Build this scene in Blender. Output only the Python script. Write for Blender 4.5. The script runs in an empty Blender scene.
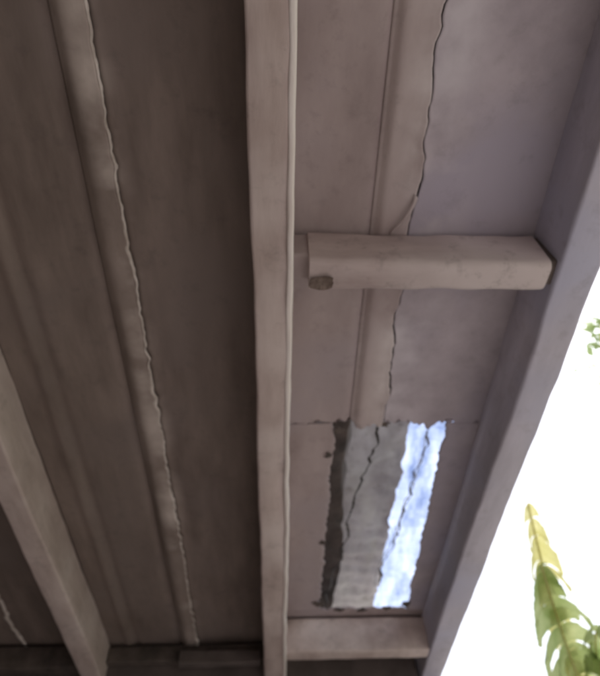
import bpy, bmesh, math, random
from mathutils import Vector, noise, Quaternion, Matrix
random.seed(4)
R=math.radians
sc=bpy.context.scene
H=3.1      # ceiling height
B=2.9      # beam undersides

# ---------------- materials ----------------
def mat(name, c1, c2, scale=6, rough=.85, bump=.25, streak=None, c3=None, seam=None, det=5, dirt=0):
    m=bpy.data.materials.new(name); m.use_nodes=True
    nt=m.node_tree; N=nt.nodes; L=nt.links
    b=N['Principled BSDF']; b.inputs['Roughness'].default_value=rough
    tc=N.new('ShaderNodeTexCoord')
    mp=N.new('ShaderNodeMapping'); L.new(tc.outputs['Object'],mp.inputs['Vector'])
    if streak: mp.inputs['Scale'].default_value=streak
    n=N.new('ShaderNodeTexNoise'); n.inputs['Scale'].default_value=scale; n.inputs['Detail'].default_value=det; n.inputs['Roughness'].default_value=.62
    L.new(mp.outputs[0],n.inputs['Vector'])
    cr=N.new('ShaderNodeValToRGB'); cr.color_ramp.elements[0].position=.34; cr.color_ramp.elements[1].position=.68
    cr.color_ramp.elements[0].color=(*c1,1); cr.color_ramp.elements[1].color=(*c2,1)
    L.new(n.outputs['Fac'],cr.inputs['Fac'])
    out=cr.outputs['Color']
    if c3:
        n3=N.new('ShaderNodeTexNoise'); n3.inputs['Scale'].default_value=2.3; n3.inputs['Detail'].default_value=4
        L.new(tc.outputs['Object'],n3.inputs['Vector'])
        r3=N.new('ShaderNodeValToRGB'); r3.color_ramp.elements[0].position=.46; r3.color_ramp.elements[1].position=.68
        L.new(n3.outputs['Fac'],r3.inputs['Fac'])
        mx=N.new('ShaderNodeMix'); mx.data_type='RGBA'
        L.new(r3.outputs['Color'],mx.inputs['Factor']); L.new(out,mx.inputs['A']); mx.inputs['B'].default_value=(*c3,1)
        out=mx.outputs['Result']
    if dirt:
        n5=N.new('ShaderNodeTexNoise'); n5.inputs['Scale'].default_value=14; n5.inputs['Detail'].default_value=5; n5.inputs['Roughness'].default_value=.7
        L.new(tc.outputs['Object'],n5.inputs['Vector'])
        r5=N.new('ShaderNodeMapRange'); r5.inputs['From Min'].default_value=.55; r5.inputs['From Max'].default_value=.75
        r5.inputs['To Min'].default_value=0; r5.inputs['To Max'].default_value=dirt
        L.new(n5.outputs['Fac'],r5.inputs['Value'])
        mx=N.new('ShaderNodeMix'); mx.data_type='RGBA'
        L.new(r5.outputs[0],mx.inputs['Factor']); L.new(out,mx.inputs['A']); mx.inputs['B'].default_value=(.10,.08,.075,1)
        out=mx.outputs['Result']
    if seam:
        sx=N.new('ShaderNodeSeparateXYZ'); L.new(tc.outputs['Object'],sx.inputs[0])
        a=N.new('ShaderNodeMath'); a.operation='SUBTRACT'; L.new(sx.outputs[0],a.inputs[0]); a.inputs[1].default_value=seam[0]
        ab=N.new('ShaderNodeMath'); ab.operation='ABSOLUTE'; L.new(a.outputs[0],ab.inputs[0])
        mr=N.new('ShaderNodeMapRange'); mr.inputs['From Min'].default_value=seam[1]*.15; mr.inputs['From Max'].default_value=seam[1]
        mr.inputs['To Min'].default_value=1; mr.inputs['To Max'].default_value=0
        L.new(ab.outputs[0],mr.inputs['Value'])
        n4=N.new('ShaderNodeTexNoise'); n4.inputs['Scale'].default_value=5; n4.inputs['Detail'].default_value=5
        L.new(tc.outputs['Object'],n4.inputs['Vector'])
        r4=N.new('ShaderNodeValToRGB'); r4.color_ramp.elements[0].position=.46; r4.color_ramp.elements[1].position=.70
        L.new(n4.outputs['Fac'],r4.inputs['Fac'])
        mu=N.new('ShaderNodeMath'); mu.operation='MULTIPLY'; L.new(mr.outputs[0],mu.inputs[0]); L.new(r4.outputs['Color'],mu.inputs[1])
        mx=N.new('ShaderNodeMix'); mx.data_type='RGBA'
        L.new(mu.outputs[0],mx.inputs['Factor']); L.new(out,mx.inputs['A']); mx.inputs['B'].default_value=(*seam[2],1)
        out=mx.outputs['Result']
    L.new(out,b.inputs['Base Color'])
    bp=N.new('ShaderNodeBump'); bp.inputs['Strength'].default_value=bump; bp.inputs['Distance'].default_value=.01
    L.new(n.outputs['Fac'],bp.inputs['Height']); L.new(bp.outputs[0],b.inputs['Normal'])
    return m
m_ceilL=mat('ceiling_brown_shaded',(.165,.128,.110),(.27,.215,.187),5,streak=(1.6,.35,1),c3=(.215,.173,.155),seam=(-.455,.05,(.32,.27,.24)),dirt=.35)  # left bay darkened in colour for shade, away from the right opening
m_ceilR=mat('ceiling_mauve_lit',(.34,.275,.27),(.46,.385,.38),5,streak=(1,.4,1),c3=(.40,.34,.35),dirt=.25)  # same ceiling, coloured lighter for light from the right opening
m_ceilR2=mat('ceiling_haze_tint',(.40,.355,.385),(.54,.485,.52),6,c3=(.46,.425,.50),seam=(.46,.15,(.64,.60,.63)),dirt=.22)  # lilac tint and pale band near the crack paint in the bluish haze
m_strip=mat('strip_brown_shaded',(.20,.16,.137),(.33,.268,.235),7,streak=(1,.3,1),c3=(.36,.30,.27),seam=(-.480,.07,(.60,.53,.48)),dirt=.35)  # left strip darkened in colour for shade
m_stripR=mat('strip_mauve_lit',(.42,.345,.34),(.55,.475,.465),7,streak=(1,.3,1),c3=(.56,.49,.49),seam=(.40,.07,(.70,.64,.63)),dirt=.25)  # right strip lightened in colour for the side light
m_beam=mat('beam_paint',(.48,.385,.355),(.68,.575,.54),7,.7,.35,streak=(1.5,.3,1.5),c3=(.74,.65,.62),dirt=.3)
m_cross=mat('cross_beam_paint',(.42,.335,.325),(.60,.50,.485),7,.75,.4,streak=(.4,1.5,1.5),c3=(.66,.58,.57),dirt=.45)
m_highlight=mat('beam_highlight',(.84,.76,.71),(.92,.87,.84),12,.5,.3,streak=(1.5,.3,1.5))  # pale cream carries the highlight on the centre beam's edge
m_edge=mat('edge_beam_haze_tint',(.47,.45,.51),(.64,.61,.69),6,.65,.25,streak=(1.5,.3,1.5),c3=(.53,.53,.65),dirt=.22)  # bluish colour stands in for the haze veil on this side
m_bead=mat('sealant',(.50,.44,.38),(.90,.84,.78),10,.7,.5)
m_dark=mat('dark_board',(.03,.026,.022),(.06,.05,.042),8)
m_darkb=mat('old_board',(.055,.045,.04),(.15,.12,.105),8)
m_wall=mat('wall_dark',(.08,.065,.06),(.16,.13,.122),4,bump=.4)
m_back=mat('back_light_block',(.20,.17,.155),(.29,.25,.23),4,bump=.4)
m_sheet=mat('zinc_sheet',(.28,.28,.29),(.46,.46,.47),5,.55,.15,c3=(.36,.33,.31))
m_foil=mat('old_zinc',(.48,.46,.47),(.86,.85,.88),3,.6,.3,streak=(1.2,.5,1),c3=(.60,.56,.56),dirt=.5)
m_ground=mat('ground_mat',(.34,.295,.26),(.46,.41,.375),1.5)
m_grass=mat('grass_mat',(.05,.08,.02),(.12,.15,.05),3)
m_wood=mat('raw_wood',(.10,.075,.06),(.20,.155,.125),12,streak=(1,.2,1))
m_knot=mat('notch_dark',(.12,.085,.07),(.26,.20,.17),40,bump=1)
def leafmat(name,c1,c2,fac=.5,scale=5,streak=(1,1,1)):
    m=mat(name,c1,c2,scale,.6,.1,streak=streak)
    nt=m.node_tree; b=nt.nodes['Principled BSDF']
    t=nt.nodes.new('ShaderNodeBsdfTranslucent'); mx=nt.nodes.new('ShaderNodeMixShader'); mx.inputs[0].default_value=fac
    src=b.inputs['Base Color'].links[0].from_socket
    nt.links.new(src,t.inputs['Color'])
    nt.links.new(b.outputs[0],mx.inputs[1]); nt.links.new(t.outputs[0],mx.inputs[2])
    nt.links.new(mx.outputs[0],nt.nodes['Material Output'].inputs[0])
    return m
m_leaf=leafmat('banana_leaf',(.24,.32,.10),(.54,.58,.30),scale=4)  # leaf colours here lightened to look washed out by strong light
m_leafY=leafmat('banana_leaf_yellow',(.56,.52,.16),(.80,.76,.42))
m_leafP=leafmat('banana_leaf_pale',(.70,.70,.50),(.92,.92,.80))
m_leafD=leafmat('tree_leaf',(.30,.42,.14),(.60,.66,.34))
m_stem=mat('banana_stem',(.16,.17,.07),(.32,.30,.14),4,streak=(3,3,.4))
m_bark=mat('bark',(.10,.08,.06),(.22,.18,.14),10,bump=.8)
m_poly=leafmat('translucent_sheet',(.17,.23,.40),(.62,.70,.88),.85,4,(2.5,.6,1))

# ---------------- helpers ----------------
def mesh(name,v,f,m,parent=None,smooth=False):
    me=bpy.data.meshes.new(name); me.from_pydata(v,[],f); me.update()
    o=bpy.data.objects.new(name,me); sc.collection.objects.link(o)
    me.materials.append(m)
    if smooth:
        for p in me.polygons: p.use_smooth=True
    if parent: o.parent=parent
    return o
def empty(name):
    o=bpy.data.objects.new(name,None); sc.collection.objects.link(o); return o
def nz(*a): return noise.noise(Vector(a))
def beam(name,x0,x1,y0,y1,z0,z1,m,axis='y',bev=.010,amp=.004,parent=None,seed=0,step=.03):
    if axis=='y': a0,a1,b0,b1=x0,x1,y0,y1
    else: a0,a1,b0,b1=y0,y1,x0,x1
    n=max(2,int((b1-b0)/step))
    prof=[]; k=4
    for cx,cy,s in ((a0+bev,z0+bev,180),(a1-bev,z0+bev,270),(a1-bev,z1-bev,0),(a0+bev,z1-bev,90)):
        for i in range(k+1):
            t=R(s+90*i/k); prof.append((cx+bev*math.cos(t),cy+bev*math.sin(t)))
    v=[];P=len(prof)
    for j in range(n+1):
        s=b0+(b1-b0)*j/n
        for i,(a,z) in enumerate(prof):
            da=amp*nz(s*1.2+seed,a*9,z*9)*1.5+amp*.6*nz(s*9+seed,a*20,z*20)
            dz=amp*nz(s*2+seed+9,a*9,z*9)+amp*.5*nz(s*12+seed+5,a*20,z*20)
            if axis=='y': v.append((a+da,s,z+dz))
            else: v.append((s,a+da,z+dz))
    f=[]
    for j in range(n):
        for i in range(P):
            f.append((j*P+i,j*P+(i+1)%P,(j+1)*P+(i+1)%P,(j+1)*P+i))
    f.append(tuple(range(P))); f.append(tuple(n*P+i for i in reversed(range(P))))
    o=mesh(name,v,f,m,parent); me=o.data
    bm=bmesh.new(); bm.from_mesh(me); bmesh.ops.recalc_face_normals(bm,faces=bm.faces); bm.to_mesh(me); bm.free()
    for p in me.polygons: p.use_smooth=True
    try: me.set_sharp_from_angle(angle=R(50))
    except Exception: pass
    return o
def crackR(y):
    return .412+.016*nz(y*1.7,3,1)+.015*nz(y*6,7,1)+.008*nz(y*22,2,5)+.003*nz(y*60,2,5)
def crackL(y):
    return -.462+.012*nz(y*1.5,31,1)+.010*nz(y*7,17,1)+.008*nz(y*26,12,5)
def sheet(name,xf0,xf1,y0,y1,z,m,parent,nx=10,th=.008,ragend=0,zfun=None):
    ny=int((y1-y0)/.012)
    v=[];f=[]
    for j in range(ny+1):
        y=y0+(y1-y0)*j/ny
        a=xf0(y) if callable(xf0) else xf0; b=xf1(y) if callable(xf1) else xf1
        for i in range(nx+1):
            t=i/nx; x=a+(b-a)*t
            yy=y
            if ragend and (j in(0,ny)): yy+=ragend*(nz(x*14,y*3,2)+.8*nz(x*50,y,3))
            zz=z+.006*nz(x*2.5,y*1.3,z*5)+(zfun(x,y) if zfun else 0)
            v.append((x,yy,zz))
    W=nx+1
    for j in range(ny):
        for i in range(nx):
            f.append((j*W+i,(j+1)*W+i,(j+1)*W+i+1,j*W+i+1))
    o=mesh(name,v,f,m,parent,True)
    s=o.modifiers.new('th','SOLIDIFY'); s.thickness=th; s.offset=-1
    return o

YB=-2.2; YE=3.42
# ---------------- ceiling ----------------
ceil=empty('ceiling')
hx0=lambda y:.228+.018*nz(y*6,1,1)+.014*nz(y*25,1,9)+.01*nz(y*60,1,9)
hx1=lambda y:.680+.025*(y-1.6)+.014*nz(y*7,4,1)+.010*nz(y*30,1,4)+.005*nz(y*70,1,9)
gr=.292
g=lambda x,c,w,a: a*math.exp(-((x-c)/w)**2)
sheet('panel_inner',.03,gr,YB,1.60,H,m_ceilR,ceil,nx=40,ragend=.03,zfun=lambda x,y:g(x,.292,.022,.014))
def zc(x,y):
    d=abs(x-crackR(y)); return -.012*math.exp(-d/.02)*(.6+nz(y*5,8,8))
def zs(x,y): return zc(x,y)+g(x,gr,.018,.024)-.004
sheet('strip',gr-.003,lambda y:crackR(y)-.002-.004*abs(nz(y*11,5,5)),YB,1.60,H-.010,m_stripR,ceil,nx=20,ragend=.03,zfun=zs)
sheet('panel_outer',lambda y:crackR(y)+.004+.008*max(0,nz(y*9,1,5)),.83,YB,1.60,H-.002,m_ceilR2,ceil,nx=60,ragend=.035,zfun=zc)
sheet('panel_inner_side',.03,hx0,1.600,3.05,H-.001,m_ceilR,ceil)
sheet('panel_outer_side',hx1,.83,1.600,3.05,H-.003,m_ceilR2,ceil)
sheet('panel_far',.03,.83,3.04,YE,H,m_ceilR,ceil,nx=60,ragend=.035)
def zl(x,y): return g(x,-.462,.018,-.006)+g(x,-.30,.05,.006)
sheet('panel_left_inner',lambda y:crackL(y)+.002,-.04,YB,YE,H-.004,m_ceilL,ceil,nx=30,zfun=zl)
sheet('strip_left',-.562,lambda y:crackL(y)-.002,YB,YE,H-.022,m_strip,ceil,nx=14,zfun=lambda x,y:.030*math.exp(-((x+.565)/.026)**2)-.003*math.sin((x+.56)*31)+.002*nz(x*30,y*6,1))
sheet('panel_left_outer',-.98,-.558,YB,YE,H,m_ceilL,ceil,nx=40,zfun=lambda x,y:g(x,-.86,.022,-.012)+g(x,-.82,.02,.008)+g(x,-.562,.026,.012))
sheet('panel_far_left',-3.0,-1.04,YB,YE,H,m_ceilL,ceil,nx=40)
for i,(a,b,y0,y1) in enumerate([(-.62,-.40,YB,YE),(.25,.48,YB,1.56)]):
    beam('crack_light_block_%d'%i,a,b,y0,y1,H+.024,H+.047,m_dark,parent=ceil,seed=i)  # added above the cracks to block light leaking from the roof void
def bead(name,path,y0,y1,m,z,wf,parent):
    v=[];f=[];n=int((y1-y0)/.008)
    for j in range(n+1):
        y=y0+(y1-y0)*j/n; x=path(y); wl,wr=wf(y)
        h=.004+.003*nz(y*20,2,2)
        for dx,dz in ((-wl,.004),(-wl*.5,-h*.5),(0,-h-.001),(wr*.6,-h*.6),(wr,.006)):
            v.append((x+dx,y,z+dz))
    for j in range(n):
        for i in range(4):
            f.append((j*5+i,(j+1)*5+i,(j+1)*5+i+1,j*5+i+1))
    return mesh(name,v,f,m,parent,True)
def wl(y):
    p=max(0,nz(y*3.1,44,2)-.05)*.06
    return (.003+.008*abs(nz(y*15,6,6))+p*(.3+1.0*abs(nz(y*40,2,9))), .002+.005*abs(nz(y*33,6,1)))
bead('filler_left',crackL,YB,3.40,m_bead,H-.0225,wl,ceil)
bead('filler_far_left',lambda y:-1.46+.015*nz(y*4,3,3)+.008*nz(y*20,1,1),YB,3.4,m_bead,H-.003,lambda y:(.01+.02*abs(nz(y*9,6,6)),.006+.006*abs(nz(y*33,6,1))),ceil)
v=[];f=[]
for i in range(13):
    t=i/12
    for s in (0,1):
        v.append((.405-.06*t**1.6+s*.010*(1-t),.63+.12*t+s*.010,H-.022-.008*math.sin(t*3)-s*.003))
for i in range(12): f.append((2*i,2*i+1,2*i+3,2*i+2))
fl=mesh('paint_flake',v,f,m_stripR,ceil,True); fl.modifiers.new('t','SOLIDIFY').thickness=.003
for (x,y,sx,sy) in [(.215,1.78,.026,.03),(.215,2.40,.030,.028),(.222,2.96,.045,.04),(.245,1.635,.04,.03),(.60,3.02,.05,.03),(.70,2.98,.05,.05),(.34,3.03,.05,.03),(.42,1.60,.04,.025),(.46,3.04,.05,.03)]:
    n=15; vv=[]
    for k in range(n):
        a=k/n*6.283; r=.35+1.0*abs(nz(x*50+k*3.1,y*9,k))
        vv.append((x+sx*r*math.cos(a),y+sy*r*math.sin(a),H-.006-.008*random.random()))
    o=mesh('torn_tab',vv,[tuple(range(n))[::-1]],m_darkb,ceil); o.modifiers.new('t','SOLIDIFY').thickness=.004

# ---------------- beams ----------------
b0=beam('ceiling_beam',-.074,.034,YB,3.42,B,H-.001,m_beam,seed=3,bev=.012,amp=.006)
beam('highlight_lip',.026,.045,YB,3.42,B-.006,B+.05,m_highlight,parent=b0,seed=11,bev=.007,amp=.006)  # added strip, coloured as the lit right edge of the beam
beam('ceiling_beam',-1.075,-.970,YB,3.42,B,H-.001,m_beam,seed=30,bev=.012,amp=.006)
beam('ceiling_beam',-2.1,-1.99,YB,3.42,B,H-.001,m_beam,seed=40,bev=.012,amp=.006)
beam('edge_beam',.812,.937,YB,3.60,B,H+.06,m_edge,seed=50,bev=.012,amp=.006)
cb=beam('cross_beam',.090,.790,.757,.858,B+.002,H-.016,m_cross,axis='x',seed=60,bev=.024,amp=.010,step=.02)
beam('cross_beam',.046,.811,3.10,3.20,B+.004,H-.014,m_beam,axis='x',seed=70,bev=.014,amp=.006)
beam('tenon',.04,.11,.765,.85,B+.05,H-.016,m_ceilR,axis='x',parent=cb,seed=5,bev=.012)
beam('end_shade_block',.775,.818,.768,.85,B+.02,H-.016,m_darkb,axis='x',parent=cb,seed=15,bev=.008)  # dark piece added for the shading past the beam's right end
vv=[];n=18
for k in range(n):
    a=k/n*6.283; c,s=math.cos(a),math.sin(a)
    r=1/max(abs(c),abs(s))**.7*(1+.5*nz(k*2.1,4,4))
    vv.append((.126+.034*r*c,.826+.020*r*s,B-.005))
o=mesh('notch_patch',vv,[tuple(range(n))],m_knot,cb); o.modifiers.new('t','SOLIDIFY').thickness=.004  # flat dark patch laid where the beam end has a notch

# ---------------- walls ----------------
def box(name,x0,x1,y0,y1,z0,z1,m,parent=None):
    v=[(x,y,z) for x in(x0,x1) for y in(y0,y1) for z in(z0,z1)]
    f=[(0,1,3,2),(4,6,7,5),(0,4,5,1),(2,3,7,6),(0,2,6,4),(1,5,7,3)]
    o=mesh(name,v,f,m,parent); bv=o.modifiers.new('b','BEVEL'); bv.width=.008; bv.segments=2; return o
wall=empty('house_wall')
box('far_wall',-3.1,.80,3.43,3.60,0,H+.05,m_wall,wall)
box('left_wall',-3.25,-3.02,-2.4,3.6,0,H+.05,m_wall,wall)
box('back_light_block',-3.0,.93,-2.45,-2.25,0,H+.05,m_back,wall)  # unseen, added behind the camera to darken the cross beam's near face
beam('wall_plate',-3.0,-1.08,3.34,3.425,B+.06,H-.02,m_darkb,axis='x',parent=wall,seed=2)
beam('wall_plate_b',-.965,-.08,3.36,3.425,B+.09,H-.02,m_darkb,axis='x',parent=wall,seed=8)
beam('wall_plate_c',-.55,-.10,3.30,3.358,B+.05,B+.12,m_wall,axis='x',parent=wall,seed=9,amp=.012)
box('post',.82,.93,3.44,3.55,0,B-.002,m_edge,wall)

# ---------------- roof above ----------------
def corr(name,x0,x1,y0,y1,z,m,pitch=.076,amp=.010,parent=None,crink=.006,K=12):
    n=int((y1-y0)/pitch*8); v=[];f=[]
    for j in range(n+1):
        for i in range(K+1):
            y=y0+(y1-y0)*j/n; x=x0+(x1-x0)*i/K
            xe=x+(.03*nz(y*5,i,3)+.012*nz(y*19,i,3) if i in(0,K) else 0)
            v.append((xe,y,z+amp*math.sin(y/pitch*6.283+2*nz(x*2,y,4))+crink*nz(x*6,y*4,z)+crink*.3*nz(x*17,y*13,z)))
    for j in range(n):
        for i in range(K): f.append((j*(K+1)+i,j*(K+1)+i+1,(j+1)*(K+1)+i+1,(j+1)*(K+1)+i))
    return mesh(name,v,f,m,parent,True)
roof=empty('corrugated_roof')
corr('zinc_main',-3.4,.44,-2.4,4.6,3.64,m_sheet,parent=roof)
corr('zinc_near',.43,1.0,-2.4,1.9,3.64,m_sheet,parent=roof)
corr('zinc_mid',.36,.69,1.85,4.6,3.58,m_foil,parent=roof,pitch=.13,amp=.007,crink=.035,K=24)
corr('translucent_sheet',.60,1.20,1.85,4.6,3.66,m_poly,parent=roof,pitch=.10,crink=.03,K=20)
beam('rafter',.235,.35,-2.2,4.5,3.34,3.48,m_darkb,parent=roof,seed=4,amp=.03)
def tube(name,pts,r,m,parent=None):
    c=bpy.data.curves.new(name,'CURVE'); c.dimensions='3D'; c.bevel_depth=r; c.bevel_resolution=2
    s=c.splines.new('NURBS'); s.points.add(len(pts)-1); s.order_u=3; s.use_endpoint_u=True
    for p,q in zip(s.points,pts): p.co=(*q,1)
    o=bpy.data.objects.new(name,c); sc.collection.objects.link(o); c.materials.append(m)
    if parent:o.parent=parent
    return o
def ribbon(name,a,b,w,amp,seed,m,parent):
    v=[];f=[];n=90;a=Vector(a);b=Vector(b)
    for i in range(n+1):
        t=i/n;p=a.lerp(b,t); x=p.x+amp*(nz(t*4,seed,1)+.4*nz(t*14,seed,3)+.2*nz(t*50,seed,3)); ww=w*(.5+1.2*abs(nz(t*9,seed,8)))
        v+=[(x-ww/2,p.y,p.z),(x+ww/2,p.y,p.z+.01)]
    for i in range(n): f.append((2*i,2*i+1,2*i+3,2*i+2))
    o=mesh(name,v,f,m,parent,True); o.modifiers.new('t','SOLIDIFY').thickness=.003
cab=empty('torn_lining')
ribbon('rib_a',(.425,1.57,H+.012),(.24,3.07,H+.012),.014,.05,3,m_dark,cab)
ribbon('rib_b',(.74,1.9,3.40),(.64,3.3,3.40),.016,.06,13,m_darkb,cab)
ribbon('rib_c',(.80,1.9,3.5),(.64,3.5,3.5),.010,.05,33,m_sheet,cab)

# ---------------- ground ----------------
def grid(name,x0,x1,y0,y1,z,m,n=30):
    v=[];f=[]
    for j in range(n+1):
        for i in range(n+1): v.append((x0+(x1-x0)*i/n,y0+(y1-y0)*j/n,z))
    for j in range(n):
        for i in range(n): f.append((j*(n+1)+i,j*(n+1)+i+1,(j+1)*(n+1)+i+1,(j+1)*(n+1)+i))
    return mesh(name,v,f,m)
grid('ground',-300,300,-300,300,-.12,m_ground,20)
grid('grass',6,60,-40,60,-.10,m_grass,10)
box('patio_floor',-3.3,1.3,-3,4,-.11,0,m_ground)

# ---------------- banana plant ----------------
ban=empty('banana_plant')
def blade(name,pts,w,m,seed,fray=.3,side=Vector((1,0,0)),droop=.25):
    random.seed(seed)
    P=[Vector(p) for p in pts]; n=90
    def cm(t):
        k=t*(len(P)-1); i=min(int(k),len(P)-2); u=k-i
        p0=P[max(i-1,0)];p1=P[i];p2=P[i+1];p3=P[min(i+2,len(P)-1)]
        return .5*((2*p1)+(p2-p0)*u+(2*p0-5*p1+4*p2-p3)*u*u+(3*p1-p0-3*p2+p3)*u**3)
    v=[];f=[]
    for sgn in (-1,1):
        j=0; t0=.18
        while j<n:
            L=random.randint(3,11) if random.random()<fray+.4 else 16
            L=min(L,n-j); rag=random.uniform(1-.7*fray,1.1); tw=random.uniform(-.3,.3)*fray*2
            dr=droop*random.uniform(.5,1.8)
            base=len(v)
            for a in range(L+1):
                t=t0+(1-t0)*(j+a)/n
                c=cm(t); d=(cm(min(t+.01,1))-cm(max(t-.01,0))).normalized()
                sd=(side-d*side.dot(d)).normalized(); up=d.cross(sd)*-1
                e=(t-t0)/(1-t0)
                ww=w*rag*max(0.02,math.sin(math.pi*min(1,e*.93+.05))**.55)
                gap=.86 if a in(0,L) and L<16 else 1
                for k in range(5):
                    q=k/4
                    p=c+sd*sgn*ww*q*(gap if k==4 else 1)+d*(.35*ww*q)
                    p-=Vector((0,0,1))*dr*ww*q*q*1.8
                    p+=up*(tw*ww*q+.004*math.sin(a*2.4))
                    v.append(tuple(p))
            for a in range(L):
                for k in range(4):
                    f.append((base+a*5+k,base+a*5+k+1,base+(a+1)*5+k+1,base+(a+1)*5+k))
            j+=L
    mesh(name,v,f,m,ban,True)
    tube(name+'_midrib',[tuple(cm(i/20)) for i in range(21)],.007,m_leafY,ban)
BS=(2.35,4.5,2.3)
blade('leaf_1',[BS,(2.12,4.15,2.75),(1.93,3.85,3.06),(1.80,3.55,3.30),(1.68,3.25,3.48)],.20,m_leaf,1,.6,droop=.45)
blade('leaf_2',[BS,(2.1,4.1,2.85),(1.86,3.70,3.30),(1.73,3.3,3.60),(1.63,3.0,3.76)],.11,m_leafY,2,.7,droop=.6)
blade('leaf_6',[BS,(2.2,4.1,2.85),(2.06,3.75,3.14),(2.02,3.5,3.20),(2.05,3.3,3.10)],.14,m_leaf,6,.8,droop=.7)
blade('leaf_7',[BS,(2.1,4.3,2.6),(1.92,4.05,2.85),(1.78,3.85,3.0),(1.7,3.7,2.95)],.12,m_leafP,7,.9,droop=.8)
blade('leaf_3',[BS,(2.6,4.3,3.1),(2.75,3.9,3.55),(2.9,3.4,3.6),(3.0,2.9,3.3)],.26,m_leaf,3,.4)
blade('leaf_4',[BS,(2.5,4.8,3.2),(2.8,5.2,3.7),(3.2,5.6,3.7)],.26,m_leaf,4,.3)
blade('leaf_5',[BS,(2.3,4.9,3.0),(2.2,5.3,3.3),(2.2,5.8,3.2)],.22,m_leaf,5,.5)
v=[];f=[]
for j in range(13):
    t=j/12; r=.13*(1-.45*t)
    for k in range(14):
        a=k/14*6.283; v.append((2.35+r*math.cos(a)*(1+.06*math.sin(3*a+t*4)),4.5+r*math.sin(a),-.12+2.5*t))
for j in range(12):
    for k in range(14): f.append((j*14+k,j*14+(k+1)%14,(j+1)*14+(k+1)%14,(j+1)*14+k))
mesh('pseudostem',v,f,m_stem,ban,True)

# ---------------- tree ----------------
random.seed(9)
tree=empty('broadleaf_tree')
def limb(pts,r0,r1,name):
    o=tube(name,pts,1,m_bark,tree)
    s=o.data.splines[0]; n=len(s.points)
    for i,p in enumerate(s.points): p.radius=r0+(r1-r0)*i/(n-1)
limb([(4.0,3.2,-.15),(3.95,3.1,1.2),(3.7,2.9,2.5),(3.6,2.7,3.6),(3.7,2.6,4.8)],.14,.05,'trunk')
ends=[]
small=Vector((1.86,1.80,3.98))
for q in [(3.2,3.2,5.2),(4.4,3.1,5.2),(3.4,1.6,5.0),(4.2,2.0,4.6),(3.7,2.6,5.6),tuple(small)]:
    a=Vector((3.62,2.75,3.4)); q=Vector(q); md=a.lerp(q,.5)+Vector((0,0,.15))
    limb([tuple(a),tuple(md),tuple(q)],.04,.006,'limb'); ends.append((q,.26))
ends[-1]=(small,.06); ends.append((small+Vector((.14,.02,.08)),.09)); ends.append((Vector((2.5,2.05,3.98)),.1))
v=[];f=[]
for e,rr in ends:
    for k in range(260 if rr>.2 else 130):
        c=e+Vector([max(-2,min(2,random.gauss(0,1)))*rr for _ in range(3)])
        d=Vector([random.gauss(0,1) for _ in range(3)]).normalized(); s=d.orthogonal().normalized()
        l=random.uniform(.06,.11); b=len(v)
        v+= [tuple(c),tuple(c+d*l*.5+s*l*.3),tuple(c+d*l),tuple(c+d*l*.5-s*l*.3)]; f.append((b,b+1,b+2,b+3))
mesh('foliage',v,f,m_leafD,tree)

# ---------------- light ----------------
w=bpy.data.worlds.new('World'); sc.world=w; w.use_nodes=True
nt=w.node_tree; bg=nt.nodes['Background']; bg.inputs['Strength'].default_value=.15
sky=nt.nodes.new('ShaderNodeTexSky'); sky.sky_type='NISHITA'; sky.sun_disc=False
sky.sun_elevation=R(48); sky.sun_rotation=R(70); sky.dust_density=3; sky.air_density=1.5
mx=nt.nodes.new('ShaderNodeMix'); mx.data_type='RGBA'; mx.inputs['Factor'].default_value=.75
mx.inputs['B'].default_value=(13.6,13.9,15.2,1)
nt.links.new(sky.outputs[0],mx.inputs['A']); nt.links.new(mx.outputs['Result'],bg.inputs['Color'])
sl=bpy.data.lights.new('sun','SUN'); sl.energy=2.0; sl.angle=R(8); sl.color=(1,.96,.92)
so=bpy.data.objects.new('sun',sl); sc.collection.objects.link(so)
d=Vector((math.sin(R(70))*math.cos(R(48)),math.cos(R(70))*math.cos(R(48)),math.sin(R(48))))
so.rotation_euler=d.to_track_quat('Z','Y').to_euler(); so.location=(5,2,8)

# ---------------- camera ----------------
cd=bpy.data.cameras.new('camera'); cam=bpy.data.objects.new('camera',cd); sc.collection.objects.link(cam)
cd.sensor_fit='VERTICAL'; cd.sensor_height=24; cd.lens=24*560/676; cd.clip_start=.02; cd.clip_end=1000
cam.location=(0,0,1.5); cam.rotation_mode='QUATERNION'
cam.rotation_quaternion=Quaternion((1,0,0),R(143.7)) @ Quaternion((0,1,0),R(-2.25))
cd.dof.use_dof=True; cd.dof.focus_distance=1.0; cd.dof.aperture_fstop=2.0
sc.camera=cam
sc.view_settings.view_transform='Standard'
try: sc.view_settings.look='None'
except: pass
